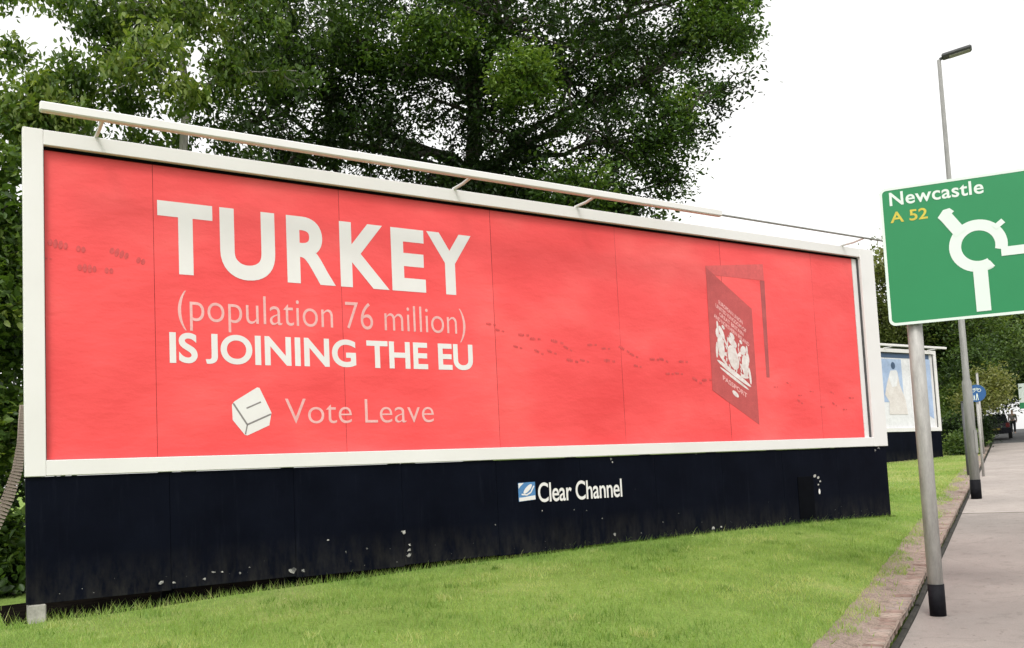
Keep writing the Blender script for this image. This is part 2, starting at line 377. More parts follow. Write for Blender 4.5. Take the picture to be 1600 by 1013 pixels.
X_, Y_ = np.meshgrid(np.linspace(-.35, 12.9, 60), np.array([-.05, .02, .3, .8, 1.6]), indexing='ij')
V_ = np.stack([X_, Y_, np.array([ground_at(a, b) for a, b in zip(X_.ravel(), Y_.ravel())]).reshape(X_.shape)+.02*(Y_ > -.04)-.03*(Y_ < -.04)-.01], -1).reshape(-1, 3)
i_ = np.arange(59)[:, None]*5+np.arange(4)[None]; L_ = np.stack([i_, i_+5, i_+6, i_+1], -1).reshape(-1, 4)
MAT['underboard_shade'] = worn('underboard_shade', (.004, .0035, .003), (.012, .010, .008), 8, 1, bmp=.8, spec=0)  # near-black ground colour: the shade under the board is painted in
tag(link('shade_sheet', np_mesh('shade_sheet', V_, np.full(len(L_), 4), L_.ravel(), 'underboard_shade', smooth=True)), kind='structure')

# ------------------------------------------------------------------ grass, fallen leaves
def blades(name, s, t, h, wdt, tone, lift=0, mat='grass'):
    n = len(s); x, y = xy(s, t); z = zg(s, t)+lift
    a = rng.uniform(0, 2*np.pi, n); lean = rng.normal(0, .45, (n, 2))*h[:, None]
    b = np.stack([x, y, z], -1); dx = np.stack([np.cos(a)*wdt, np.sin(a)*wdt, 0*a], -1)
    tip = b+np.stack([lean[:, 0], lean[:, 1], h], -1)
    V = np.stack([b-dx, b+dx, tip], 1).reshape(-1, 3)
    me = np_mesh(name, V, np.full(n, 3), np.arange(3*n), mat, tone)
    return tag(link(name, me), kind='stuff')
def patch(s, t):
    return (.42+.26*np.sin(s*1.1+2*np.sin(t*.9))*np.sin(t*1.3+s*.35)+.14*np.sin(s*3.7+t*2.9)*np.sin(t*4.1-s*1.9)+.14*np.sin(9*s+3*np.sin(5*t))*np.sin(7*t-2*np.sin(4*s)))
n = 330000
gs = rng.uniform(-11, 13, n); gt = .44+rng.random(n)**1.15*8.8
gx, gy = xy(gs, gt); dist = np.hypot(gx-CAM[0], gy-CAM[1])
edge = .545+.09*np.sin(gs*2.1)+.06*np.sin(gs*5.3+1)+.05*np.sin(gs*13)
keep = ((gy < .05) | (gx > 12.72)) & (dist > 2.5) & ((gt > edge) | (rng.random(n) < .03)) & (rng.random(n) < np.clip(12/dist, .3, 1))
gs, gt = gs[keep], gt[keep]; n = len(gs)
gx, gy = xy(gs, gt); tone = np.clip(patch(gs, gt)+rng.normal(0, .16, n)+.35*np.exp(-(gt-.6)/.5)*rng.random(n), 0, 1)
h = rng.uniform(.022, .058, n)*(1.25-.5*patch(gs, gt))*(1+.7*np.exp(-np.abs(gy)/.10))
tag(blades('lawn_grass', gs, gt, h, rng.uniform(.0018, .0034, n), tone), 'short mown bright green grass in front of the red billboard', 'grass')
n = 90000
gs = rng.uniform(11, 48, n); gt = .44+rng.random(n)**1.3*10
gx, gy = xy(gs, gt); k = ~((gx < 12.9) & (gy > 0)) & (gt > .55+.12*np.sin(gs*2.1)); gs, gt = gs[k], gt[k]; n = len(gs)
tag(blades('verge_grass', gs, gt, rng.uniform(.03, .07, n), rng.uniform(.004, .009, n), np.clip(patch(gs, gt)+.42+rng.normal(0, .15, n), 0, 1)), 'yellowish green grass beyond the billboard, along the rising pavement', 'grass')
n = 1500                                         # longer unmown stems left against the foot of the board and at its left end
gx = rng.uniform(-3.2, 12.6, n); gy = rng.uniform(-.06, .1, n)+np.where(gx < -.3, rng.uniform(-.3, 1.2, n), 0); gs, gt = st(gx, gy)
tag(blades('rough_grass', gs, gt, rng.uniform(.04, .13, n)*np.where(gx < -.2, 1.4, 1), np.full(n, .004), rng.uniform(.3, 1, n)), 'longer rough grass tufts along the foot of the billboard', 'grass')
n = 420
gs = rng.uniform(-3, 28, n); gt = rng.uniform(.3, .75, n)
tag(blades('edge_weeds', gs, gt, rng.uniform(.02, .07, n), np.full(n, .006), rng.uniform(0, .8, n), .02), 'small weeds growing in the soil and brick edge of the pavement', 'weeds')

n = 260                                          # coarser darker tufts and a few small flowers scattered in the lawn
cs_, ct_ = rng.uniform(-9, 12, n), rng.uniform(.7, 8, n); cx_, cy_ = xy(cs_, ct_); k = (cy_ < -.1) | (cx_ > 12.8); cs_, ct_ = cs_[k], ct_[k]
i_ = np.repeat(np.arange(len(cs_)), 46); r_ = rng.uniform(.02, .11, len(cs_))[i_]
ts_, tt_ = cs_[i_]+rng.normal(0, 1, len(i_))*r_, ct_[i_]+rng.normal(0, 1, len(i_))*r_
tag(blades('lawn_tufts', ts_, tt_, rng.uniform(.03, .075, len(i_)), rng.uniform(.003, .0055, len(i_)), np.clip(rng.choice([.05, .15, .85], len(cs_))[i_]+rng.normal(0, .08, len(i_)), 0, 1)), 'coarser tufts and clover scattered through the lawn', 'grass')
MAT['petal'] = flat('petal', (.72, .68, .32))
fs_, ft_ = rng.uniform(-8, 12, 150), rng.uniform(.8, 7, 150); fx_, fy_ = xy(fs_, ft_); fm = MB()
for a, b, x, y in zip(fs_, ft_, fx_, fy_):
    if y < -.15 and math.sin(a*1.3)*math.sin(b*1.7+a) > .1:
        z = float(zg(a, b))+random.uniform(.04, .07); q_ = random.uniform(.006, .012)
        fm.add([(x+q_*math.cos(j*1.257), y+q_*math.sin(j*1.257), z+.002*(j % 2)) for j in range(5)], [(0, 1, 2, 3, 4)])
tag(fm.build('lawn_flowers', 'petal'), 'tiny pale yellow flowers dotted in the lawn', 'flowers', kind='stuff')

# ------------------------------------------------------------------ leaves and trees
def leaf_mesh(name, C, nrm_up, size, tone, mat, aspect=.5, droop=.35):
    """C cluster-scattered leaf positions; every leaf a folded four-point blade"""
    n = len(C); az = rng.uniform(0, 2*np.pi, n); el = rng.normal(-droop, .45, n)
    ax = np.stack([np.cos(az)*np.cos(el), np.sin(az)*np.cos(el), np.sin(el)], -1)
    up = rng.normal(0, nrm_up, (n, 3))+np.array([0, 0, 1.])
    sd_ = np.cross(ax, up); sd_ /= np.linalg.norm(sd_, axis=1, keepdims=True)+1e-9
    nn = np.cross(sd_, ax); L = size*rng.uniform(.65, 1.25, n)[:, None]; fold = nn*L*.10
    b = C-ax*L*.5; tip = C+ax*L*.5; mid = C-ax*L*.06
    q1, q2, w1, w2 = C-ax*L*.2, C+ax*L*.2, sd_*L*aspect*.46, sd_*L*aspect*.36
    V = np.stack([b, q1+w1+fold, q2+w2+fold*.6, tip-nn*L*.06, q2-w2+fold*.6, q1-w1+fold], 1).reshape(-1, 3)
    k = np.arange(n)[:, None]*6                      # two quads folded along the midrib
    Lp = np.concatenate([k+0, k+1, k+2, k+3, k+0, k+3, k+4, k+5], 1)
    return np_mesh(name, V, np.full(2*n, 4), Lp.ravel(), mat, np.repeat(tone, 2))
def crown_points(lobes, per, spread, shell=.55, flatten=.9, rag=.12, void=None):
    """clusters spread through ellipsoid lobes (x, y, z, rx, ry, rz, clusters, tone): returns leaf centres, tones and cluster centres"""
    P, T, K = [], [], []
    for (x, y, z, rx, ry, rz, nc, tn) in lobes:
        nc = int(nc); d = rng.normal(0, 1, (nc, 3)); d /= np.linalg.norm(d, axis=1, keepdims=True)
        r = shell+(1-shell)*rng.random(nc)**.6; r = np.where(rng.random(nc) < .25, rng.random(nc)**.5*shell, r)*(1+rng.normal(0, rag, nc))
        c = np.array([x, y, z])+d*r[:, None]*np.array([rx, ry, rz])
        if void:                                     # airy gaps between the sprays
            g = np.sin(c[:, 0]*2.6+1.3*np.sin(c[:, 2]*2.1)+c[:, 1]*.5)*np.sin(c[:, 2]*2.9+1.1*np.sin(c[:, 0]*1.7)-c[:, 1]*.4)+.5*np.sin(c[:, 0]*5.3+c[:, 2]*4.1)
            kp = g < void; c = c[kp]; nc = len(c)
            if nc == 0: K.append(np.array([[x, y, z]])); continue
        ct = tn+rng.normal(0, .19, nc)
        m = np.maximum(4, rng.poisson(per, nc)); idx = np.repeat(np.arange(nc), m)
        sp = spread*rng.uniform(.55, 1.35, nc)
        o = np.clip(rng.normal(0, 1, (len(idx), 3)), -1.7, 1.7)*sp[idx][:, None]*np.array([1, 1, flatten])
        P.append(c[idx]+o); T.append(ct[idx]+rng.normal(0, .12, len(idx))); K.append(c)
    return np.concatenate(P), np.clip(np.concatenate(T), 0, 1), K
def bendy(a, b, k=5, j=.08):
    a, b = np.array(a, float), np.array(b, float); L = np.linalg.norm(b-a)
    P = [a+(b-a)*i/k for i in range(k+1)]
    for i in range(1, k): P[i] = P[i]+rng.normal(0, j*L, 3)*.5
    return P
def tree(name, label, cat, foot, top, r0, lobes, per, spread, size, mat, bark='bark', group=None, aspect=.5, nrm=.55, droop=.35, shell=.55, twigs=6, fork=.35, rag=.12, void=None):
    root = empty(name, foot, label, cat, group); F0 = np.array(foot, float)
    T0 = np.array(top, float)
    tr = MB(); tp = [F0+(T0-F0)*i/7+np.array([*(rng.normal(0, .05, 2) if 0 < i else (0, 0)), 0]) for i in range(8)]
    tp[0] = tp[0]-np.array([0, 0, .3])
    tr.tube([p-F0 for p in tp], [r0*1.25]+[r0*(1-.78*i/7) for i in range(1, 8)], 10)
    tr.build('trunk', bark, root, True)
    P, T, K = crown_points(lobes, per, spread, shell, rag=rag, void=void)
    lb = MB(); zs = [p[2] for p in tp]
    for li, L in enumerate(lobes):
        c = np.array(L[:3]); zz = min(max(c[2]-.5*np.linalg.norm(c[:2]-T0[:2])-.3, F0[2]+(T0[2]-F0[2])*fork), zs[-1])
        i = min(int(np.searchsorted(zs, zz)), 7); a = tp[i]
        b_ = bendy(a, c, 6, .07); rr = r0*.42*min(1, L[3]/1.6)
        lb.tube([p-F0 for p in b_], np.linspace(rr, rr*.35, 7), 6, False)
        for e in K[li][:twigs*3]:
            q = b_[3+int(np.argmin([np.linalg.norm(e-z_) for z_ in b_[3:]]))]
            lb.tube([p-F0 for p in bendy(q, e, 4, .1)], np.linspace(rr*.4, .008, 5), 5, False)
    tag(lb.build('limbs', bark, root, True), kind='stuff')
    me = leaf_mesh('crown', P-F0, nrm, size, T, mat, aspect, droop); link('crown', me, root)
    return root
def lobe(u, v, d, r, nc, tn, sy=1., sz=.85): p = at(u, v, d); return (*p, r, r*sy, r*sz, nc, tn)

# the big dark tree behind the middle of the board
f0 = at(742, 700, 19.5); fz = ground_at(f0[0], f0[1])
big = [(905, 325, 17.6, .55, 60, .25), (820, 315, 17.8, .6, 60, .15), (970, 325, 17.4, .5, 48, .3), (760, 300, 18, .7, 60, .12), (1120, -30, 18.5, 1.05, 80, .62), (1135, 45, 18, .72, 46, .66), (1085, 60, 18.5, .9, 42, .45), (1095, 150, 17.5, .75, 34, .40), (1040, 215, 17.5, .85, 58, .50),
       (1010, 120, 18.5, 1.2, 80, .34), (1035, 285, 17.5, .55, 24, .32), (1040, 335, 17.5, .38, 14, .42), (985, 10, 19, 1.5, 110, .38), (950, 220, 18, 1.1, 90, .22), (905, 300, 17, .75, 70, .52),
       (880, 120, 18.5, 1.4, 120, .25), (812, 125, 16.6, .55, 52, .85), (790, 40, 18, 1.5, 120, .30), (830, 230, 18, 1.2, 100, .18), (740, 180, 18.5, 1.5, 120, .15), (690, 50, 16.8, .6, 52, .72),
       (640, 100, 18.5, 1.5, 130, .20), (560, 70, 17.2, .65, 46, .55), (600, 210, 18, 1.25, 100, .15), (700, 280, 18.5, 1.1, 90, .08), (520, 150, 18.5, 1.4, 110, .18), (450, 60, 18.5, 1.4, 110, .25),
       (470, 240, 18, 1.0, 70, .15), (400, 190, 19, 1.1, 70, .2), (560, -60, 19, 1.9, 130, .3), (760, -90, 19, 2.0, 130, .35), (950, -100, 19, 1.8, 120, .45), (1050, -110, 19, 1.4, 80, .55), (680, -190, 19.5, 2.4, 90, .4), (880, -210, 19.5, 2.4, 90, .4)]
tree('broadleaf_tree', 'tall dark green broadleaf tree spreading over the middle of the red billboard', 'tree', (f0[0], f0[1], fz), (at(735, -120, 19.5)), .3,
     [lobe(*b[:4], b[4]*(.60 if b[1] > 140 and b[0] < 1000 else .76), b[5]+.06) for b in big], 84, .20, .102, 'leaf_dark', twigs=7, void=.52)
# a dark tree farther back, low behind the boom
for (u, v, d, tn, lab) in [(620, 330, 27, .05, 'dark low tree far behind the billboard, below the crown of the big tree')]:
    p = at(u, v, d); g = ground_at(p[0], p[1])
    L = [(p[0]+a, p[1]+b, p[2]+c, r, r, r*.85, nc, tn+e) for a, b, c, r, nc, e in ((0, 0, -.6, 1.6, 60, 0), (-2.2, .3, -.4, 1.5, 55, .05), (2.2, -.2, -.6, 1.5, 55, 0), (-1, 0, -2.2, 2, 80, -.02), (1.4, 0, -2.3, 2, 80, 0), (4, 0, -1.4, 1.5, 50, .04), (-4, 0, -1.4, 1.5, 50, .04))]
    tree('background_tree', lab, 'tree', (p[0], p[1], g), (p[0], p[1], p[2]+.6), .22, L, 32, .34, .17, 'leaf_dark', group=None)
# the lighter tree on the left, nearer, with hanging leaves and a pale thin trunk
q = at(291, 500, 14.5); qz = ground_at(q[0], q[1])
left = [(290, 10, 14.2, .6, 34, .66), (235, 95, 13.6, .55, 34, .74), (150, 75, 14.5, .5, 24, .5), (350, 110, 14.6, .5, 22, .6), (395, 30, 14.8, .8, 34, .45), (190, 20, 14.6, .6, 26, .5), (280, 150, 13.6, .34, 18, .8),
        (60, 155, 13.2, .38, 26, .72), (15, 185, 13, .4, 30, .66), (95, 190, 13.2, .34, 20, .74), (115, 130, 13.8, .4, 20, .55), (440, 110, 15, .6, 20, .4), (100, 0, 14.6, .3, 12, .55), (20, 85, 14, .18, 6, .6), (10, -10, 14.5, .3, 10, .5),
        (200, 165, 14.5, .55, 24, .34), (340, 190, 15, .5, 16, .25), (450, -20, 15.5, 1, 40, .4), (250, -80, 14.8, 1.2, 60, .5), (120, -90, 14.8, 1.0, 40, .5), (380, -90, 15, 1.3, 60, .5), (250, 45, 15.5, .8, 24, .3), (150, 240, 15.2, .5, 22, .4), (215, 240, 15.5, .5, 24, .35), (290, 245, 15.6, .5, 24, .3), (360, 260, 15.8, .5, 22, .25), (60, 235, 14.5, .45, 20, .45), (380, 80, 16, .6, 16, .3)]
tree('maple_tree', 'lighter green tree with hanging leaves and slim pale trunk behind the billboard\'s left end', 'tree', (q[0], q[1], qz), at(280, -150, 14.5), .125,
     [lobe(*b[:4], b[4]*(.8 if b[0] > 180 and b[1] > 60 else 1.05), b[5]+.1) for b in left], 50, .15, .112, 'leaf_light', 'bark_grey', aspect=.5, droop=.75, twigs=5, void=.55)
# tall shrubs beside the left end of the board
for (name, lab, L, n_, mat) in [
    ('tall_shrub', 'tall leafy shrub rising beside the upper left corner of the red billboard', [(-15, 265, 11.3, .35, 26, .6), (0, 345, 11.2, .36, 34, .45), (-12, 410, 11.2, .35, 34, .55), (-30, 470, 11.0, .5, 60, .6), (10, 545, 11.6, .4, 44, .3), (-90, 330, 11.6, .7, 70, .5)], 22, 'leaf_light'),
    ('low_shrub', 'leafy bush at the foot of the billboard\'s left end', [(-15, 690, 11.2, .42, 60, .62), (15, 640, 11.4, .35, 40, .5), (-10, 850, 10.9, .40, 60, .5), (-20, 925, 10.6, .3, 44, .35), (-110, 760, 11.2, .7, 80, .5), (-100, 900, 10.9, .5, 60, .4), (15, 900, 11.0, .3, 40, .3)], 24, 'leaf_light')]:
    b = at(-25, 930, 11.2); g = ground_at(b[0], b[1]); tp_ = at(-20, L[0][1], 11.3)
    tree(name, lab, 'shrub', (b[0]+(.35 if 'low' in name else 0), b[1]+.3, g), tp_, .05, [lobe(*x) for x in L], n_, .13, .12, mat, aspect=.6, twigs=4, fork=.08)
p = at(-20, 700, 14.5)
tree('hedge_tree', 'dark hedge tree filling the gap left of the billboard', 'tree', (p[0], p[1], ground_at(p[0], p[1])), at(-20, 250, 14.5), .1,
     [lobe(*x) for x in [(-5, 400, 14.5, .6, 40, .25), (-10, 520, 14.5, .9, 90, .2), (0, 720, 14.5, .9, 90, .2), (10, 880, 14.5, .8, 80, .15), (-100, 450, 14.8, 1.2, 90, .3), (-110, 760, 14.8, 1.2, 90, .25), (70, 600, 15.5, .9, 50, .1), (70, 430, 15.5, .8, 40, .2)]], 30, .19, .13, 'leaf_dark', fork=.1)

# trees and shrubs up the street
tree('olive_tree', 'pale olive green tree directly right of the red billboard, half behind the green sign', 'tree', (*at(1440, 700, 46)[:2], ground_at(*at(1440, 700, 46)[:2])), at(1430, 420, 46), .2,
     [lobe(*x) for x in [(1385, 420, 45, 1.3, 100, .62), (1375, 490, 45, 1.3, 90, .45), (1430, 405, 46, 1.8, 90, .55), (1480, 450, 47, 1.8, 90, .45), (1440, 510, 46, 1.8, 100, .35), (1340, 470, 46, 1.2, 50, .5), (1385, 540, 46, 1.2, 60, .3)]], 30, .36, .19, 'leaf_olive')
for (u, v, d, mat, lab) in [
    (1500, 520, 47, 'leaf_far', 'deep green street tree above the round blue sign, behind the lamp column'),
    (1575, 500, 52, 'leaf_far', 'deep green tree at the right edge overhanging the far end of the pavement'),
    (1430, 540, 50, 'leaf_far', 'dark green tree behind the small white billboard'),
    (1570, 570, 58, 'leaf_far', 'dark drooping tree crown over the far pavement, above the distant walker'),
    (1640, 470, 60, 'leaf_far', 'dark tree far up the street at the right edge')]:
    p = at(u, v, d); g = ground_at(p[0], p[1]); base_ = np.array([p[0]-1.0, p[1]+2.2, 0]); base_[2] = ground_at(base_[0], base_[1])
    if st(base_[0], base_[1])[1] < 1: base_[:2] += N*2.5
    L = [(p[0]+a*D[0]+b*N[0], p[1]+a*D[1]+b*N[1], p[2]+c, r, r, r*.62, nc, .42+e) for a, b, c, r, nc, e in
         ((0, 0, 0, 2.4, 120, .08), (-2.2, .8, .4, 2.0, 90, 0), (2.2, .5, .2, 2.1, 90, -.1), (0, -1.6, -.9, 1.7, 90, .12), (.6, 1.8, -.6, 2.0, 80, -.2), (0, 0, 1.6, 1.9, 90, .12), (-1, -1.0, -1.7, 1.5, 80, -.15), (1.5, 1.5, -2.0, 1.9, 80, -.3))]
    tree('street_tree', lab, 'tree', tuple(base_), (base_[0], base_[1], p[2]), .2, L, 34, .42, .2, mat)
for (u, v, d, r, nc, tn, mat, lab) in [
    (1502, 605, 42, .75, 70, .75, 'leaf_far', 'light green shrub between the small billboard and the lamp column'),
    (1505, 692, 39, .5, 60, .6, 'leaf_far', 'low round green bush on the grass left of the lamp column'),
    (1548, 600, 40, .9, 90, .85, 'leaf_olive', 'pale leafy bush just right of the round blue sign'),
    (1525, 560, 42, 1.1, 90, .35, 'leaf_far', 'dark shrub behind the round blue sign'),
    (1530, 670, 46, .8, 70, .1, 'leaf_dark', 'dark bush beside the dark parked car'),
    (1485, 680, 46, 1.2, 90, .15, 'leaf_dark', 'dark bush behind the right end of the small billboard')]:
    p = at(u, v, d); q_ = np.array([p[0], p[1]]); s_, t_ = st(*q_)
    if t_ < .9: q_ = q_+N*(.9-t_)
    g = ground_at(*q_)
    tree('roadside_shrub', lab, 'shrub', (q_[0], q_[1], g), tuple(p), .06, [(*p, r, r, r*.9, nc, tn), (p[0]+N[0]*r*.9, p[1]+N[1]*r*.9, max(p[2]-r*.7, g+r*.4), r*.8, r*.8, r*.7, nc*.6, tn-.1), (p[0]-D[0]*r*.7, p[1]-D[1]*r*.7, max(p[2]-r*.6, g+r*.4), r*.7, r*.7, r*.7, nc*.5, tn-.05)],
         24, .2, .15, mat, twigs=3, fork=.2)
# far wood behind everything on the left of the street: one mass
fw = []
for s_ in np.arange(58, 130, 5.):
    for t_ in (7, 12, 18):
        x, y = xy(s_, t_+rng.uniform(-2, 2)); fw.append((x, y, float(zp(s_))+rng.uniform(1.5, 6), 3.6, 3.6, 3.4, 60, .3))
for s_ in np.arange(88, 140, 6.):
    for t_ in (-17, -24):
        x, y = xy(s_, t_+rng.uniform(-2, 2)); fw.append((x, y, float(zp(s_))+rng.uniform(3, 6), 3.6, 3.6, 3.4, 50, .3))
P, T, K = crown_points(fw, 18, .6, .5)
tag(link('far_wood', leaf_mesh('far_wood', P, .55, .42, T, 'leaf_far')), 'mass of green trees far up the street', 'wood', kind='stuff')

# ------------------------------------------------------------------ billboards
ZT = 4.95                                        # top of the red poster; y = 0 is its face, x = 0 its left edge
def billboard_base(name, label, W, origin, seams, skirt_w, sheet_mat, frame_r, boom, brackets, skirt_bottom, group):
    root = empty(name, origin, label, 'billboard', group)
    H = 3.048
    zb = -H
    # paper sheets, pasted edge over edge, gently buckled
    xs = [0]+seams+[W]
    for i in range(len(xs)-1):
        nx = max(4, int((xs[i+1]-xs[i])/.085)); nz = 34
        X = np.linspace(xs[i]+(.0018 if i else 0), xs[i+1]-.0018, nx+1); Z = np.linspace(zb, 0, nz+1)
        XX, ZZ = np.meshgrid(X, Z, indexing='ij')
        Y = -.0008*(i % 2)+.0009*np.sin(XX*2.3+ZZ*1.1+i)*np.sin(ZZ*2.9+i*2)+.0005*np.sin(XX*7+i)*np.sin(ZZ*5.1)
        V = np.stack([XX, Y, ZZ], -1).reshape(-1, 3); m_ = nz+1
        ii = np.arange(nx)[:, None]*m_+np.arange(nz)[None]
        L = np.stack([ii, ii+m_, ii+m_+1, ii+1], -1).reshape(-1, 4)
        link('poster_sheet', np_mesh('poster_sheet', V, np.full(len(L), 4), L.ravel(), sheet_mat, smooth=True), root)
    MB().box((-.17, .012, zb-.14), (W+frame_r-.02, .10, .15)).build('backing_board', 'navy_dark', root)
    fr = [('frame_rail', (-.19, -.085, zb-.16), (0-.012, .01, .165)), ('frame_rail', (-.012, -.083, .012), (W+.13, .01, .163)),
          ('frame_rail', (-.012, -.083, zb-.157), (W+.13, .01, zb-.006)), ('frame_rail', (W+.13, -.085, zb-.16), (W+frame_r, .01, .165))]
    for n_, a, b in fr: MB().box(a, b, .006).build(n_, 'white_paint', root)
    MB().box((W+.002, -.008, zb-.004), (W+.11, .01, .01)).build('border_strip', 'white_paint', root)
    MB().box((-.010, -.03, zb-.004), (-.003, .01, .01)).build('shadow_gap_strip', 'navy_dark', root)  # dark strips drawn in for the shadow line inside the frame
    MB().box((-.002, -.034, -.012), (W+.112, .008, .0115)).build('shadow_gap_strip', 'navy_dark', root)
    MB().box((W+.117, -.04, zb-.004), (W+.129, .008, -.014)).build('shadow_gap_strip', 'lamp_dark', root)
    # navy boarding below
    n_ = int(round((W+frame_r+.19)/skirt_w)); x0 = -.185; dx = (W+frame_r+.16)/n_
    for i in range(n_):
        lo = skirt_bottom(x0+dx*i)-ZT+random.uniform(-.012, .012)
        MB().box((x0+dx*i+.0012, -.055+random.uniform(-.0015, .0015), lo), (x0+dx*(i+1)-.0012, .02, zb-.162), .003).build('skirt_panel', 'navy_board', root)
    for i in range(n_+1):
        x = min(max(x0+dx*i, -.1), W+frame_r-.12)
        MB().box((x-.06, .105, zb-1.75), (x+.06, .2, .1)).build('back_post', 'navy_dark', root)
    # the light boom on its brackets in front of the top edge
    rod_at = boom[1]*(.70 if W > 10 else .995)
    b = MB().box((boom[0], -.562, .172), (rod_at, -.475, .262), .012).build('light_boom', 'white_paint', root)
    MB().tube([(rod_at-.05, -.52, .20), (boom[1], -.52, .19)], .017, 8).build('boom_rod', 'lamp_grey', b)
    for x in brackets:
        m = MB().tube([(x, -.05, .175), (x, -.30, .17), (x, -.50, .19)], .019, 8); m.build('bracket', 'white_paint', b)
    return root
BB = billboard_base('billboard', 'large red campaign billboard in a white frame above navy boarding', 12.19, (0, 0, ZT), [1.0, 3.03, 5.06, 7.08, 9.1, 11.15], 1.26, 'poster', .49,
                    (-.08, 12.35), (.46, 4.52, 6.39, 11.88), lambda x: .555+.003*x, 'roadside billboards')
PY_ = -.0030
def pf(x, z): return (x, PY_, z-ZT)             # poster surface, heights given above the street
def pf2(x, z): return (x, PY_-.0011, z-ZT)
def pf3(x, z): return (x, PY_-.0022, z-ZT)
# headline, letter by letter as spaced on the poster
for ch, x0, x1 in [('T', 1.04, 1.597), ('U', 1.672, 2.268), ('R', 2.40, 2.962), ('K', 3.024, 3.63), ('E', 3.668, 4.112), ('Y', 4.145, 4.765)]:
    m = MB(); text_mb(m, ch, (x0, 3.80-(.012 if ch == 'U' else 0), x1, 4.567), pf, .035); m.build('headline_letter', 'print_white', BB)
for s_, box, off, mt, nm, gp, fl in [('(population 76 million)', (1.225, 3.21, 4.635, 3.63), -.008, 'print_pink', 'population_word', .12, False), ('IS JOINING THE EU', (1.135, 2.865, 4.72, 3.185), .026, 'print_white', 'statement_letter', 0, True),
                         ('Vote Leave', (2.33, 2.225, 4.145, 2.50), -.008, 'print_pink', 'campaign_name_word', .12, False)]:
    for m in text_parts(s_, box, pf, off, 1., gp, fl): m.build(nm, mt, BB)
# ballot-box emblem
Z7 = .4147
def lg(a, b): u, v = 220+a*Z7, 280+b*Z7; d = M.T @ np.array([(u-PX)/F, -(v-PY)/F, 1.]); k = -CAM[1]/d[1]; p = CAM+k*d; return (p[0], p[2])
m = MB()
poly(m, [lg(343, 850), lg(352, 838), lg(438, 785), lg(447, 787), lg(492, 880), lg(484, 928), lg(402, 966), lg(392, 964), lg(346, 908)], pf); m.build('ballot_box_emblem', 'print_white', BB)
m = MB()
def stroke(m, pts, wd, fn):
    for (a, b) in zip(pts[:-1], pts[1:]):
        a, b = np.array(a), np.array(b); t = (b-a)/np.linalg.norm(b-a); nn = np.array([-t[1], t[0]])*wd/2
        poly(m, [tuple(a-nn), tuple(b-nn), tuple(b+nn), tuple(a+nn)], fn)
stroke(m, [lg(348, 845), lg(400, 924)], .018, pf2); stroke(m, [lg(400, 926), lg(490, 886)], .018, pf2); stroke(m, [lg(401, 926), lg(394, 962)], .014, pf2); stroke(m, [lg(398, 864), lg(452, 840)], .016, pf2)
m.build('emblem_outline', 'print_grey', BB)
# passport drawn as an open door
MB_ = MB(); poly(MB_, [(8.78, 4.40), (10.02, 4.40), (10.02, 4.66), (8.78, 4.53)], pf); MB_.build('door_lintel_print', 'print_lintel', BB)
MAT['print_door'] = worn('print_door', (.34, .06, .062), (.42, .08, .08), 5, .5, bmp=.03)
MB_ = MB(); poly(MB_, [(9.93, 2.87), (10.0, 2.87), (10.03, 4.395), (9.93, 4.395)], pf); MB_.build('door_jamb_print', 'print_door', BB)
DQ = [np.array(p) for p in ((8.764, 2.659), (9.70, 2.137), (9.705, 3.93), (8.79, 4.507))]
def dq(a, b): p = (1-b)*((1-a)*DQ[0]+a*DQ[1])+b*((1-a)*DQ[3]+a*DQ[2]); return p
m = MB(); poly(m, [tuple(dq(*c)) for c in ((0, 0), (1, 0), (1, 1), (0, 1))], pf2); m.build('passport_door_print', 'print_dark_red', BB)
dfn = lambda a, b: pf3(*dq(a, b))
m = MB()
for i, tx in enumerate(['EUROPEAN UNION', 'UNITED KINGDOM OF', 'GREAT BRITAIN', 'AND NORTHERN IRELAND']):
    hw = (.26, .33, .26, .38)[i]; text_mb(m, tx, (.5-hw, .815-.05*i-.034, .5+hw, .815-.05*i), dfn, .02)
text_mb(m, 'PASSPORT', (.24, .155, .76, .195), dfn, .02)
tag(m.build('passport_lettering', 'print_pink', BB), kind='stuff')
m = MB()                                         # shield with crown between two rearing supporters
cfn = dfn; dfn = lambda a, b: cfn(.5+(a-.5)*1.06, .43+(b-.43)*1.16)
for cx_, cz_, rx_, rz_, ro_ in [(.5, .42, .12, .085, 0), (.5, .53, .09, .03, 0), (.5, .575, .05, .022, 0)]: ell(m, cx_, cz_, rx_, rz_, dfn, ro_)
for sx in (-1, 1):
    for cx_, cz_, rx_, rz_, ro_ in [(.245, .43, .07, .085, -.25), (.22, .535, .065, .032, .4), (.14, .485, .055, .014, .5), (.335, .38, .024, .06, .2), (.22, .345, .09, .014, .2), (.31, .51, .03, .04, .6), (.16, .40, .03, .012, -.5), (.30, .565, .02, .03, 0), (.18, .585, .03, .014, 0)]:
        ell(m, .5+sx*cx_, cz_, rx_, rz_, dfn, sx*ro_)
ell(m, .5, .305, .35, .02, dfn); ell(m, .5, .268, .30, .012, dfn); ell(m, .5, .115, .07, .022, cfn)
for k in range(46): ell(m, .5+.36*math.cos(k*2.4)*math.sqrt(k/46), .43+.15*math.sin(k*2.4)*math.sqrt(k/46), .022, .011, lambda a, b: pf3(*(dq(a, b)+np.array([0, 0])))[:1]+(PY_-.0032,)+pf3(*dq(a, b))[2:], k)
tag(m.build('passport_crest', 'print_crest', BB), kind='stuff')
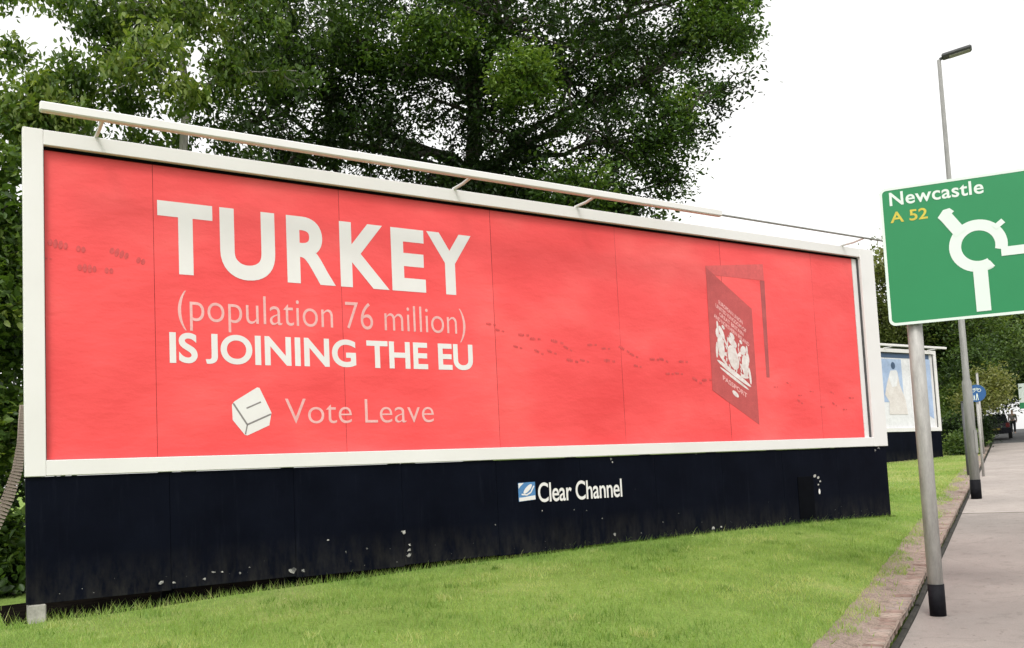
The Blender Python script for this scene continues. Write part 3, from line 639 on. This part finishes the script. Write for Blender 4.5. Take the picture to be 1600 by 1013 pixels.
# footprints walking to the door
m = MB()
def shoe(x, z, L, rot):
    c, s_ = math.cos(rot), math.sin(rot)
    for d_, rl, rw in ((.41, .058, .09), (.285, .055, .125), (.16, .055, .12), (.04, .05, .095), (-.27, .055, .09), (-.39, .052, .085)):      # a ribbed sole
        ell(m, x+c*L*d_, z+s_*L*d_, L*rl, L*rw, pf, rot, 8)
for u, v, L, r in [(105, 385, .37, 3.0), (150, 421, .36, 3.1), (200, 401, .38, 2.85), (74, 404, .09, 3.1)]:
    d = M.T @ np.array([(u-PX)/F, -(v-PY)/F, 1.]); p = CAM-CAM[1]/d[1]*d; shoe(p[0], p[2], L, r)
zoom = 380/1600
for a, b in [(115, 535), (170, 575), (330, 605), (290, 685), (405, 630), (550, 650), (430, 718), (515, 718), (620, 695), (650, 775), (780, 670), (730, 775), (870, 695), (990, 700), (895, 775), (1055, 740), (1190, 765), (1080, 810), (1250, 770), (1380, 780), (1290, 860), (1350, 858), (1470, 905), (1535, 900)]:
    u, v = 740+a*zoom, 380+b*zoom
    d = M.T @ np.array([(u-PX)/F, -(v-PY)/F, 1.]); p = CAM-CAM[1]/d[1]*d; shoe(p[0], p[2], random.uniform(.15, .23), 2.9+random.uniform(-.3, .3))
for u, v in [(1232, 600), (1212, 605), (1250, 618), (1268, 612), (1300, 614), (1304, 632), (1320, 640), (1330, 622), (1250, 628), (1285, 636)]:
    d = M.T @ np.array([(u-PX)/F, -(v-PY)/F, 1.]); p = CAM-CAM[1]/d[1]*d; shoe(p[0], p[2], random.uniform(.10, .15), 2.9+random.uniform(-.3, .3))
tag(m.build('footprint_trail', 'print_foot', BB), kind='stuff')
# the owner's plate on the navy boarding
SY = -.064
def sf(x, z): return (x, SY, z-ZT)
def sf2(x, z): return (x, SY-.002, z-ZT)
for m in text_parts('Clear Channel', (5.55, 1.185, 6.91, 1.435), sf, .012, .96, .12): m.build('owner_name_word', 'print_white', BB)
m = MB(); poly(m, [(5.255, 1.21), (5.51, 1.225), (5.51, 1.45), (5.255, 1.445)], sf); m.build('owner_emblem', 'logo_blue', BB)
m = MB(); poly(m, [(5.262, 1.214), (5.505, 1.228), (5.505, 1.28), (5.42, 1.272), (5.33, 1.262), (5.262, 1.26)], sf2)
ell(m, 5.395, 1.365, .085, .03, sf2, .7); poly(m, [(5.26, 1.44), (5.34, 1.442), (5.285, 1.40), (5.26, 1.37)], sf2); stroke(m, [(5.30, 1.30), (5.38, 1.29), (5.44, 1.32), (5.49, 1.40)], .018, sf2); m.build('owner_emblem_swoosh', 'print_white', BB)
# recessed dark door in the boarding, with its fixings
MB().box((10.40, -.066, .66-ZT), (10.76, -.050, 1.31-ZT), .004).build('access_hatch', 'navy_dark', BB)
m = MB()
for x, z, r in [(10.80, 1.31, .035), (10.88, 1.28, .03), (10.92, 1.22, .022), (10.87, 1.17, .02)]: ell(m, x, z, r, r*.7, sf, .3, 7)
tag(m.build('hatch_hinge', 'galvanised', BB), kind='stuff')
m = MB(); ell(m, 10.885, 1.06, .022, .045, sf, 0, 8); m.build('hatch_handle', 'print_white', BB)
# scuffs and scraps of torn white paper along the boarding
m = MB()
def scrap(x, z, r):
    k = random.randint(7, 11); P = []; r *= .8
    for i in range(k):
        a = 2*math.pi*i/k; q_ = r*random.uniform(.3, 1.25); P.append((x+q_*math.cos(a), z+q_*math.sin(a)*random.uniform(.5, 1)))
    poly(m, P, sf)
for x, z, r in [(1.52, .70, .032), (1.60, .69, .02), (1.78, .66, .018), (1.88, .71, .012), (2.34, .63, .055), (2.45, .62, .03), (1.0, .64, .04), (1.12, .63, .025), (1.42, .64, .025), (3.66, .95, .045), (3.72, .74, .035), (3.73, .80, .025), (3.72, .68, .05), (2.75, .93, .018), (2.95, .78, .02), (3.2, .80, .018),
                (6.75, .70, .035), (7.2, .68, .02), (8.55, .65, .05), (8.7, .655, .04), (6.55, .92, .02), (7.6, .80, .015), (7.9, .9, .012), (12.45, 1.72, .06), (12.36, 1.68, .035), (6.75, 1.70, .025), (6.77, 1.66, .02), (5.6, 1.08, .012), (6.1, 1.06, .012), (6.3, 1.04, .012), (4.9, .95, .012), (8.3, 1.73, .018)]:
    scrap(x, z, r)
for i in range(45): scrap(random.uniform(0, 12.5), .60+abs(random.gauss(0, .12)), random.uniform(.003, .008))
tag(m.build('paper_scraps', 'scrap_grey', BB), kind='stuff')
# concrete pad foot under the left end
g = ground_at(-.1, 0)
tag(MB().box((-.08, -.09, -.12), (.07, .10, .17), .012).build('concrete_footing', 'concrete', loc=(-.09, .03, g)), 'pale concrete block under the left end of the billboard', 'concrete block')

# the small billboard up the street
BX, BYY = 34.5-6.1-.30, 13.05
MAT['poster2'] = worn('poster_white_paper', (.66, .66, .68), (.76, .76, .78), .7, .5, bmp=.1)
MAT['print_pale_blue'] = worn('print_pale_blue', (.30, .40, .60), (.42, .52, .70), .8, .5)
MAT['print_navy'] = flat('print_navy', (.05, .09, .17)); MAT['print_rose'] = flat('print_rose', (.68, .28, .27)); MAT['print_beige'] = worn('print_beige', (.60, .55, .52), (.70, .66, .64), 2, .5)
g2 = 1.40
B2 = billboard_base('billboard', 'smaller white and pale blue billboard on grass, beyond the red one\'s right end', 6.1, (BX, BYY, g2+4.4), [1.5, 3.05, 4.58], 1.27, 'poster2', .30, (-.1, 6.5), (.4, 3.0, 5.9), lambda x: .55, 'roadside billboards')
def bf(x, z): return (x, -.0085, z)
def bf2(x, z): return (x, -.0105, z)
m = MB(); poly(m, [(2.0, -2.0), (4.1, -2.0), (4.1, -.25), (2.0, -.25)], bf); poly(m, [(4.9, -2.2), (6.05, -2.7), (6.05, -.2), (4.9, -.2)], bf); poly(m, [(.3, -1.8), (1.3, -1.8), (1.3, -.9), (.3, -.9)], bf); m.build('picture_panel_print', 'print_pale_blue', B2)
m = MB(); poly(m, [(1.9, -.02), (6.0, -.02), (6.0, -.20), (1.9, -.20)], bf); poly(m, [(.35, -1.35), (1.25, -1.35), (1.25, -1.05), (.35, -1.05)], bf2); ell(m, 3.55, -.52, .14, .15, bf2); ell(m, 2.4, -1.75, .3, .1, bf2, .6); m.build('picture_detail_print', 'print_navy', B2)
m = MB(); poly(m, [(.1, -1.9), (.28, -1.9), (.28, -.35), (.1, -.35)], bf); poly(m, [(.1, -.35), (.9, -.35), (.9, -.6), (.1, -.6)], bf2); m.build('picture_border_print', 'print_rose', B2)
bf3 = lambda x, z: (x, -.0125, z)
m = MB(); poly(m, [(3.1, -2.5), (4.3, -2.5), (4.2, -1.9), (3.9, -1.3), (3.8, -.75), (3.3, -.8), (3.05, -1.3), (2.9, -1.7), (3.15, -2.0)], bf3); m.build('picture_figure_print', 'print_beige', B2)
m = MB(); poly(m, [(3.35, -.72), (3.75, -.7), (3.8, -.95), (3.7, -1.35), (3.4, -1.4), (3.2, -1.0)], lambda x, z: (x, -.0145, z)); m.build('picture_shirt_print', 'poster2', B2)
m = MB(); poly(m, [(.35, -2.45), (1.4, -2.5), (1.4, -2.62), (.35, -2.57)], bf); poly(m, [(.35, -2.30), (.9, -2.32), (.9, -2.4), (.35, -2.38)], bf); m.build('picture_caption_print', 'print_pale_blue', B2)

# ribbed timber strip leaning behind the left end of the board
rt = empty('ribbed_timber_strip', (-.75, .35, ground_at(-.75, .35)), 'weathered ribbed timber strip leaning up behind the left end of the billboard', 'timber')
pts = [Vector(at(u, v, 10.55))-rt.location for u, v in [(-40, 872), (-12, 828), (12, 780), (27, 735), (33, 695), (35, 655), (37, 630)]]
P2 = []
for a, b in zip(pts[:-1], pts[1:]): P2 += [a+(b-a)*k/9 for k in range(9)]
rg = MB().tube([p+Vector((0, .03, 0)) for p in P2], .04, 6); rg.build('rail', 'old_timber', rt)
for i, p in enumerate(P2[:-1]):
    t = (P2[i+1]-p).normalized(); nrm = Vector((0, 1, 0)); side = t.cross(nrm).normalized(); wd = .085-.06*i/len(P2)
    bx = MB().box((-wd, -.012, -.014), (wd, .012, .014), .002); o = bx.build('slat', 'old_timber', rt, loc=p)
    o.rotation_euler = Matrix((side, nrm, t)).transposed().to_euler()

# ------------------------------------------------------------------ green direction sign
SG = empty('direction_sign', (7.186, -4.436, 0), 'green road direction sign reading Newcastle A52 on a grey pole', 'road sign')
sg0 = np.array([7.186, -4.436]); fd = sg0-CAM[:2]; fd /= np.linalg.norm(fd); Qp = sg0-fd*.11
E_ = np.array([math.cos(math.radians(-54)), math.sin(math.radians(-54))]); NN = np.array([E_[1], -E_[0]])   # NN faces the traffic
if NN @ (CAM[:2]-Qp) < 0: NN = -NN
def sp(off): return lambda a, z: (Qp[0]+E_[0]*a+NN[0]*off-7.186, Qp[1]+E_[1]*a+NN[1]*off+4.436, z)
SX0, SX1, SZ0, SZ1, SR = -.225, 1.78, 2.81, 4.18, .06
def rrect(x0, z0, x1, z1, r, n=5):
    P = []
    for cx, cz, a0 in ((x1-r, z0+r, -90), (x1-r, z1-r, 0), (x0+r, z1-r, 90), (x0+r, z0+r, 180)):
        for k in range(n+1): a = math.radians(a0+90*k/n); P.append((cx+r*math.cos(a), cz+r*math.sin(a)))
    return P
o_ = rrect(SX0, SZ0, SX1, SZ1, SR); i_ = rrect(SX0+.026, SZ0+.026, SX1-.026, SZ1-.026, SR-.02); n = len(o_)
m = MB(); A = sp(0); B_ = sp(-.004); nb = len(o_)
m.add([A(*p) for p in o_]+[B_(*p) for p in o_], [tuple(range(nb)), tuple(range(2*nb-1, nb-1, -1))]+[(k, nb+k, nb+(k+1) % nb, (k+1) % nb) for k in range(nb)]); m.build('sign_plate', 'sign_green', SG)
m = MB(); A = sp(.0025); m.add([A(*p) for p in o_]+[A(*p) for p in i_], [(k, (k+1) % n, n+(k+1) % n, n+k) for k in range(n)]); m.build('sign_border', 'sign_white', SG)
A = sp(.003)
for m in text_parts('Newcastle', (-.135, 3.995, .70, 4.13), A, .017, 1.05): m.build('place_name_letter', 'sign_white', SG)
for m in text_parts('A 52', (-.14, 3.825, .197, 3.935), A, .017, 1.0): m.build('road_number_character', 'sign_yellow', SG)
m = MB(); cx, cz, ro, ri = .612, 3.498, .252, .147
def arc(a0, a1, k=40):
    P = [math.radians(a0+(a1-a0)*i/k) for i in range(k+1)]
    m.add([A(cx+ro*math.cos(a), cz+ro*math.sin(a)) for a in P]+[A(cx+ri*math.cos(a), cz+ri*math.sin(a)) for a in P], [(i, i+1, k+1+i+1, k+1+i) for i in range(k)])
arc(-17, 298)                                    # the ring is open at lower right, as on the sign
A = sp(.005)
def bar(p, q_, wd, tipped=False):
    p, q_ = np.array(p), np.array(q_); t = (q_-p)/np.linalg.norm(q_-p); nn = np.array([-t[1], t[0]])*wd/2
    P = [tuple(p-nn), tuple(q_-nn)]+([tuple(q_+t*wd*.32)] if tipped else [])+[tuple(q_+nn), tuple(p+nn)]
    poly(m, P, A)
bar((cx-.14, cz+.14), (.345, 3.835), .115, False)
poly(m, [(.283, 3.816), (.335, 3.885), (.392, 3.897), (.43, 3.86), (.325, 3.765)], sp(.0055))
bar((cx, cz-.2), (.614, 2.868), .125)
poly(m, [(.655, 3.26), (.74, 3.285), (.70, 3.345), (.655, 3.335)], sp(.0055))
bar((cx+.19, cz-.083), (1.33, 3.414), .085, True)
bar((cx+.15, cz+.15), (.842, 3.708), .05)
m.build('roundabout_symbol', 'sign_white', SG)
for px_ in (0, 1.56):
    b = np.array([E_[0]*px_, E_[1]*px_]); zb_ = float(zp(st(7.186+b[0], -4.436+b[1])[0]))
    pl = MB().tube([(b[0], b[1], zb_-.3), (b[0], b[1], 4.1)], .07, 20).build('pole', 'galvanised', SG, True)
    MB().tube([(b[0], b[1], zb_-.02), (b[0], b[1], zb_+.30)], .075, 20).build('black_sleeve', 'black_band', pl, True)
    for z in (3.05, 3.9):
        MB().tube([(b[0], b[1], z-.02), (b[0], b[1], z+.02)], .078, 20).build('clip_band', 'galvanised', pl, True)
for z in (3.05, 3.9):
    m = MB(); f_, k_ = sp(-.005), sp(-.035); x0, x1 = SX0+.06, SX1-.06
    m.add([f_(x0, z-.02), f_(x1, z-.02), f_(x1, z+.02), f_(x0, z+.02), k_(x0, z-.02), k_(x1, z-.02), k_(x1, z+.02), k_(x0, z+.02)], [(0, 1, 2, 3), (7, 6, 5, 4), (0, 4, 5, 1), (1, 5, 6, 2), (2, 6, 7, 3), (3, 7, 4, 0)]); m.build('stiffening_rail', 'sign_back', SG)

# ------------------------------------------------------------------ lamp column, blue sign, farther posts
LP = np.array([18.107, 1.726, .563])
lp = empty('street_lamp', tuple(LP), 'tall grey street lamp with a flat dark head behind the green sign', 'street lamp')
c = MB().tube([(0, 0, -.2), (0, 0, 2.55), (0, 0, 2.62), (0, 0, 9.85)], [.105, .10, .072, .042], 16).build('column', 'lamp_grey', lp, True)
MB().tube([(0, 0, 0), (0, 0, .42)], .111, 16).build('black_band', 'black_band', c, True)
dd = -N
m = MB().tube([(0, 0, 9.8), (dd[0]*.03, dd[1]*.03, 9.87), (dd[0]*.2, dd[1]*.2, 9.90)], .035, 8); m.build('spigot', 'lamp_dark', lp, True)
hd = MB().box((0, -.13, -.045), (.62, .13, .045), .03)
o = hd.build('lamp_head', 'lamp_dark', lp, loc=(dd[0]*.06, dd[1]*.06, 9.90)); o.rotation_euler = (0, -.10, math.atan2(dd[1], dd[0]))
MB().box((.15, -.09, -.055), (.58, .09, -.046)).build('lens', 'galvanised', o)
MB().box((-.05, -.112, 1.0), (.05, -.098, 1.5)).build('service_door', 'lamp_grey', lp)

bs = empty('blue_sign', (24.388, 5.279, .888), 'round blue sign with white cycle and walker symbols on a thin pole', 'road sign')
pl = MB().tube([(0, 0, -.2), (0, 0, 2.64)], .038, 12).build('pole', 'galvanised', bs, True)
def disc(rad, off, n=28):
    v = -np.array(D); a = np.array([-v[1], v[0]])
    return lambda x, z: (v[0]*off-a[0]*x*rad, v[1]*off-a[1]*x*rad, 2.40+z*rad)
m = MB(); f_, k_ = disc(1, .075), disc(1, .06); ring = [(.25*math.cos(2*math.pi*k/28), .25*math.sin(2*math.pi*k/28)) for k in range(28)]
m.add([f_(*p) for p in ring]+[k_(*p) for p in ring], [tuple(range(28)), tuple(range(55, 27, -1))]+[(k, 28+k, 28+(k+1) % 28, (k+1) % 28) for k in range(28)]); m.build('sign_disc', 'sign_blue', bs)
m = MB(); f2 = disc(.69, .078)
for sx in (-1, 1):                               # bicycle above
    for k in range(14):
        a0, a1 = 2*math.pi*k/14, 2*math.pi*(k+1)/14
        poly(m, [(sx*.11+.075*math.cos(a0), .12+.075*math.sin(a0)), (sx*.11+.075*math.cos(a1), .12+.075*math.sin(a1)), (sx*.11+.055*math.cos(a1), .12+.055*math.sin(a1)), (sx*.11+.055*math.cos(a0), .12+.055*math.sin(a0))], f2)
stroke(m, [(-.11, .12), (-.05, .21), (.08, .21), (.11, .12)], .02, f2); stroke(m, [(-.05, .21), (0, .12), (.08, .21)], .02, f2)
ell(m, -.02, -.035, .028, .028, f2); stroke(m, [(-.02, -.06), (-.02, -.18)], .07, f2); stroke(m, [(-.035, -.17), (-.06, -.29)], .03, f2); stroke(m, [(0, -.17), (.02, -.29)], .03, f2)
ell(m, .09, -.10, .022, .022, f2); stroke(m, [(.09, -.12), (.09, -.21)], .05, f2); stroke(m, [(.08, -.2), (.07, -.29)], .022, f2); stroke(m, [(.1, -.2), (.115, -.29)], .022, f2)
m.build('cycle_and_walker_symbol', 'sign_white', bs)

def simple_post(name, lab, cat, x, y, h, r, mat):
    e = empty(name, (x, y, ground_at(x, y)), lab, cat); MB().tube([(0, 0, -.2), (0, 0, h)], r, 10).build('pole', mat, e, True)
    MB().tube([(0, 0, h), (0, 0, h+.03)], r*1.15, 10).build('cap', mat, e, True); return e
x, y = xy(19.3, .42)
simple_post('marker_post', 'slim dark post standing close beside the pole of the round blue sign', 'post', x, y, 2.1, .04, 'lamp_dark')
x, y = xy(33.5, .35)
simple_post('marker_post', 'thin grey post on the pavement edge beyond the round blue sign', 'post', x, y, 3.4, .045, 'galvanised')
# white and green sign at the right edge
p = at(1604, 620, 48); g = ground_at(p[0], p[1])
ws = empty('white_sign', (p[0], p[1], g), 'white sign plate with a green foot at the right edge, under the trees', 'road sign')
MB().tube([(0, 0, -.1), (0, 0, p[2]-g+.7)], .05, 10).build('pole', 'galvanised', ws, True)
e = MB().box((-.36, -.09, p[2]-g-.30), (.36, -.06, p[2]-g+.70), .005).build('sign_plate', 'sign_white', ws); e.rotation_euler = (0, 0, -YAW-.4)
e = MB().box((-.36, -.09, p[2]-g-.62), (.36, -.06, p[2]-g-.303), .005).build('sign_plate', 'sign_green', ws, label='green lower plate'); e.rotation_euler = (0, 0, -YAW-.4)

# ------------------------------------------------------------------ parked car, far away
MAT['car_paint'] = worn('car_paint', (.008, .009, .014), (.014, .015, .022), 2, .25, spec=.6, grain=False, bmp=.02)
MAT['car_glass'] = worn('car_glass', (.012, .014, .016), (.02, .022, .025), 2, .08, spec=.8, grain=False, bmp=.01)
MAT['rubber'] = worn('rubber', (.012, .012, .012), (.025, .025, .025), 9, .9)
MAT['tail_red'] = flat('tail_lamp_red', (.14, .012, .012), .3); MAT['plate_yellow'] = flat('number_plate_yellow', (.25, .19, .03)); MAT['alloy'] = worn('alloy', (.35, .35, .36), (.5, .5, .5), 6, .4, metal=.6)
cxy = xy(54.5, .1)
car = empty('parked_car', (cxy[0], cxy[1], float(zp(54.5))-.02), 'dark parked car seen from behind at the far end of the pavement', 'car', rz=math.atan2(D[1], D[0]))
prof = [(-2.05, .32), (-2.1, .62), (-2.0, .95), (-1.55, 1.02), (.75, 1.0), (1.6, .88), (2.05, .7), (2.1, .35)]
def extrude(prof, hw, top_in):
    m = MB(); n = len(prof); V = []
    for sgn in (-1, 1):
        for x, z in prof: V.append((x, sgn*(hw-top_in*max(0, z-.6)), z))
    m.add(V, [tuple(range(n)), tuple(range(2*n-1, n-1, -1))]+[(k, n+k, n+(k+1) % n, (k+1) % n) for k in range(n)]); return m
body = extrude(prof, .86, .08).build('body', 'car_paint', car)
cabp = [(-1.9, .985), (-1.45, 1.42), (-.9, 1.47), (.1, 1.45), (.95, .985)]
extrude(cabp, .80, .22).build('cabin', 'car_glass', car)
MB().box((-1.4, -.6, 1.452), (.05, .6, 1.485), .012).build('roof', 'car_paint', car)
for sx in (-1.3, 1.3):
    for sy in (-.78, .78):
        t_ = MB().tube([(sx, sy-.1, .31), (sx, sy+.1, .31)], .31, 18).build('wheel', 'rubber', car); MB().tube([(sx, sy-.106, .31), (sx, sy+.106, .31)], .19, 14).build('rim', 'alloy', t_)
for sy in (-.68, .68): MB().box((-2.12, sy-.1, .66), (-2.0, sy+.1, .92), .01).build('tail_lamp', 'tail_red', car); MB().box((2.0, sy-.12, .58), (2.1, sy+.12, .72), .01).build('headlight', 'alloy', car)
MB().box((-2.13, -.26, .52), (-2.09, .26, .63)).build('number_plate', 'plate_yellow', car)

# ------------------------------------------------------------------ a walker in the distance
MAT['cloth_grey'] = flat('cloth_grey', (.16, .14, .13), .9); MAT['cloth_black'] = flat('cloth_black', (.012, .012, .014), .9); MAT['skin'] = flat('skin', (.42, .27, .2), .6); MAT['hair'] = flat('hair_dark', (.02, .015, .012), .7)
def skin_fig(name, V, Ed, Rd, mat, parent, lvl=2):
    me = bpy.data.meshes.new(name); me.from_pydata(V, Ed, []); me.materials.append(MAT[mat])
    o = link(name, me, parent); 
    sk = me.skin_vertices if len(me.skin_vertices) else None
    md = o.modifiers.new('skin', 'SKIN')
    if not len(me.skin_vertices):
        pass
    if len(me.skin_vertices):
        for v, r in zip(me.skin_vertices[0].data, Rd): v.radius = (r, r)
        me.skin_vertices[0].data[0].use_root = True
    sb = o.modifiers.new('smooth', 'SUBSURF'); sb.levels = sb.render_levels = lvl; return o
pa = at(1584, 678, 66); px0, py0 = pa[0], pa[1]; sW, tW = st(px0, py0)
per = empty('person', (px0, py0, float(zp(sW))-.02), 'person in grey top and black trousers walking on the road in the distance', 'person', rz=math.atan2(D[1], D[0])+math.pi)
V = [(0, 0, .92), (0, 0, 1.12), (0, 0, 1.36), (0, 0, 1.47), (.01, 0, 1.6), (.01, 0, 1.70),
     (.02, .10, .88), (.14, .10, .48), (.10, .10, .08), (.24, .11, .04),
     (-.02, -.10, .88), (-.04, -.10, .48), (-.26, -.10, .10), (-.13, -.11, .04),
     (0, .19, 1.36), (-.06, .24, 1.10), (.06, .24, .88), (.10, .24, .80), (0, -.19, 1.36), (.06, -.24, 1.10), (.16, -.24, .90), (.2, -.24, .83)]
Ed = [(0, 1), (1, 2), (2, 3), (3, 4), (4, 5), (0, 6), (6, 7), (7, 8), (8, 9), (0, 10), (10, 11), (11, 12), (12, 13), (2, 14), (14, 15), (15, 16), (16, 17), (2, 18), (18, 19), (19, 20), (20, 21)]
Rd = [.13, .13, .13, .055, .095, .075, .095, .065, .045, .035, .095, .065, .045, .035, .06, .045, .035, .03, .06, .045, .035, .03]
skin_fig('body', V, Ed, Rd, 'skin', per)
skin_fig('jumper', [(0, 0, .93), (0, 0, 1.12), (0, 0, 1.36), (0, 0, 1.45), (0, .19, 1.37), (-.06, .245, 1.10), (.06, .245, .90), (0, -.19, 1.37), (.06, -.245, 1.10), (.16, -.245, .92)], [(0, 1), (1, 2), (2, 3), (2, 4), (4, 5), (5, 6), (2, 7), (7, 8), (8, 9)], [.16, .155, .155, .07, .08, .065, .05, .08, .065, .05], 'cloth_grey', per)
skin_fig('trousers', [(0, 0, .95), (.02, .10, .87), (.14, .10, .48), (.10, .10, .12), (-.02, -.10, .87), (-.04, -.10, .48), (-.25, -.10, .13)], [(0, 1), (1, 2), (2, 3), (0, 4), (4, 5), (5, 6)], [.15, .115, .085, .07, .115, .085, .07], 'cloth_black', per)
skin_fig('hair', [(-.01, 0, 1.66), (-.03, 0, 1.70), (-.05, 0, 1.62)], [(0, 1), (1, 2)], [.09, .085, .07], 'hair', per)
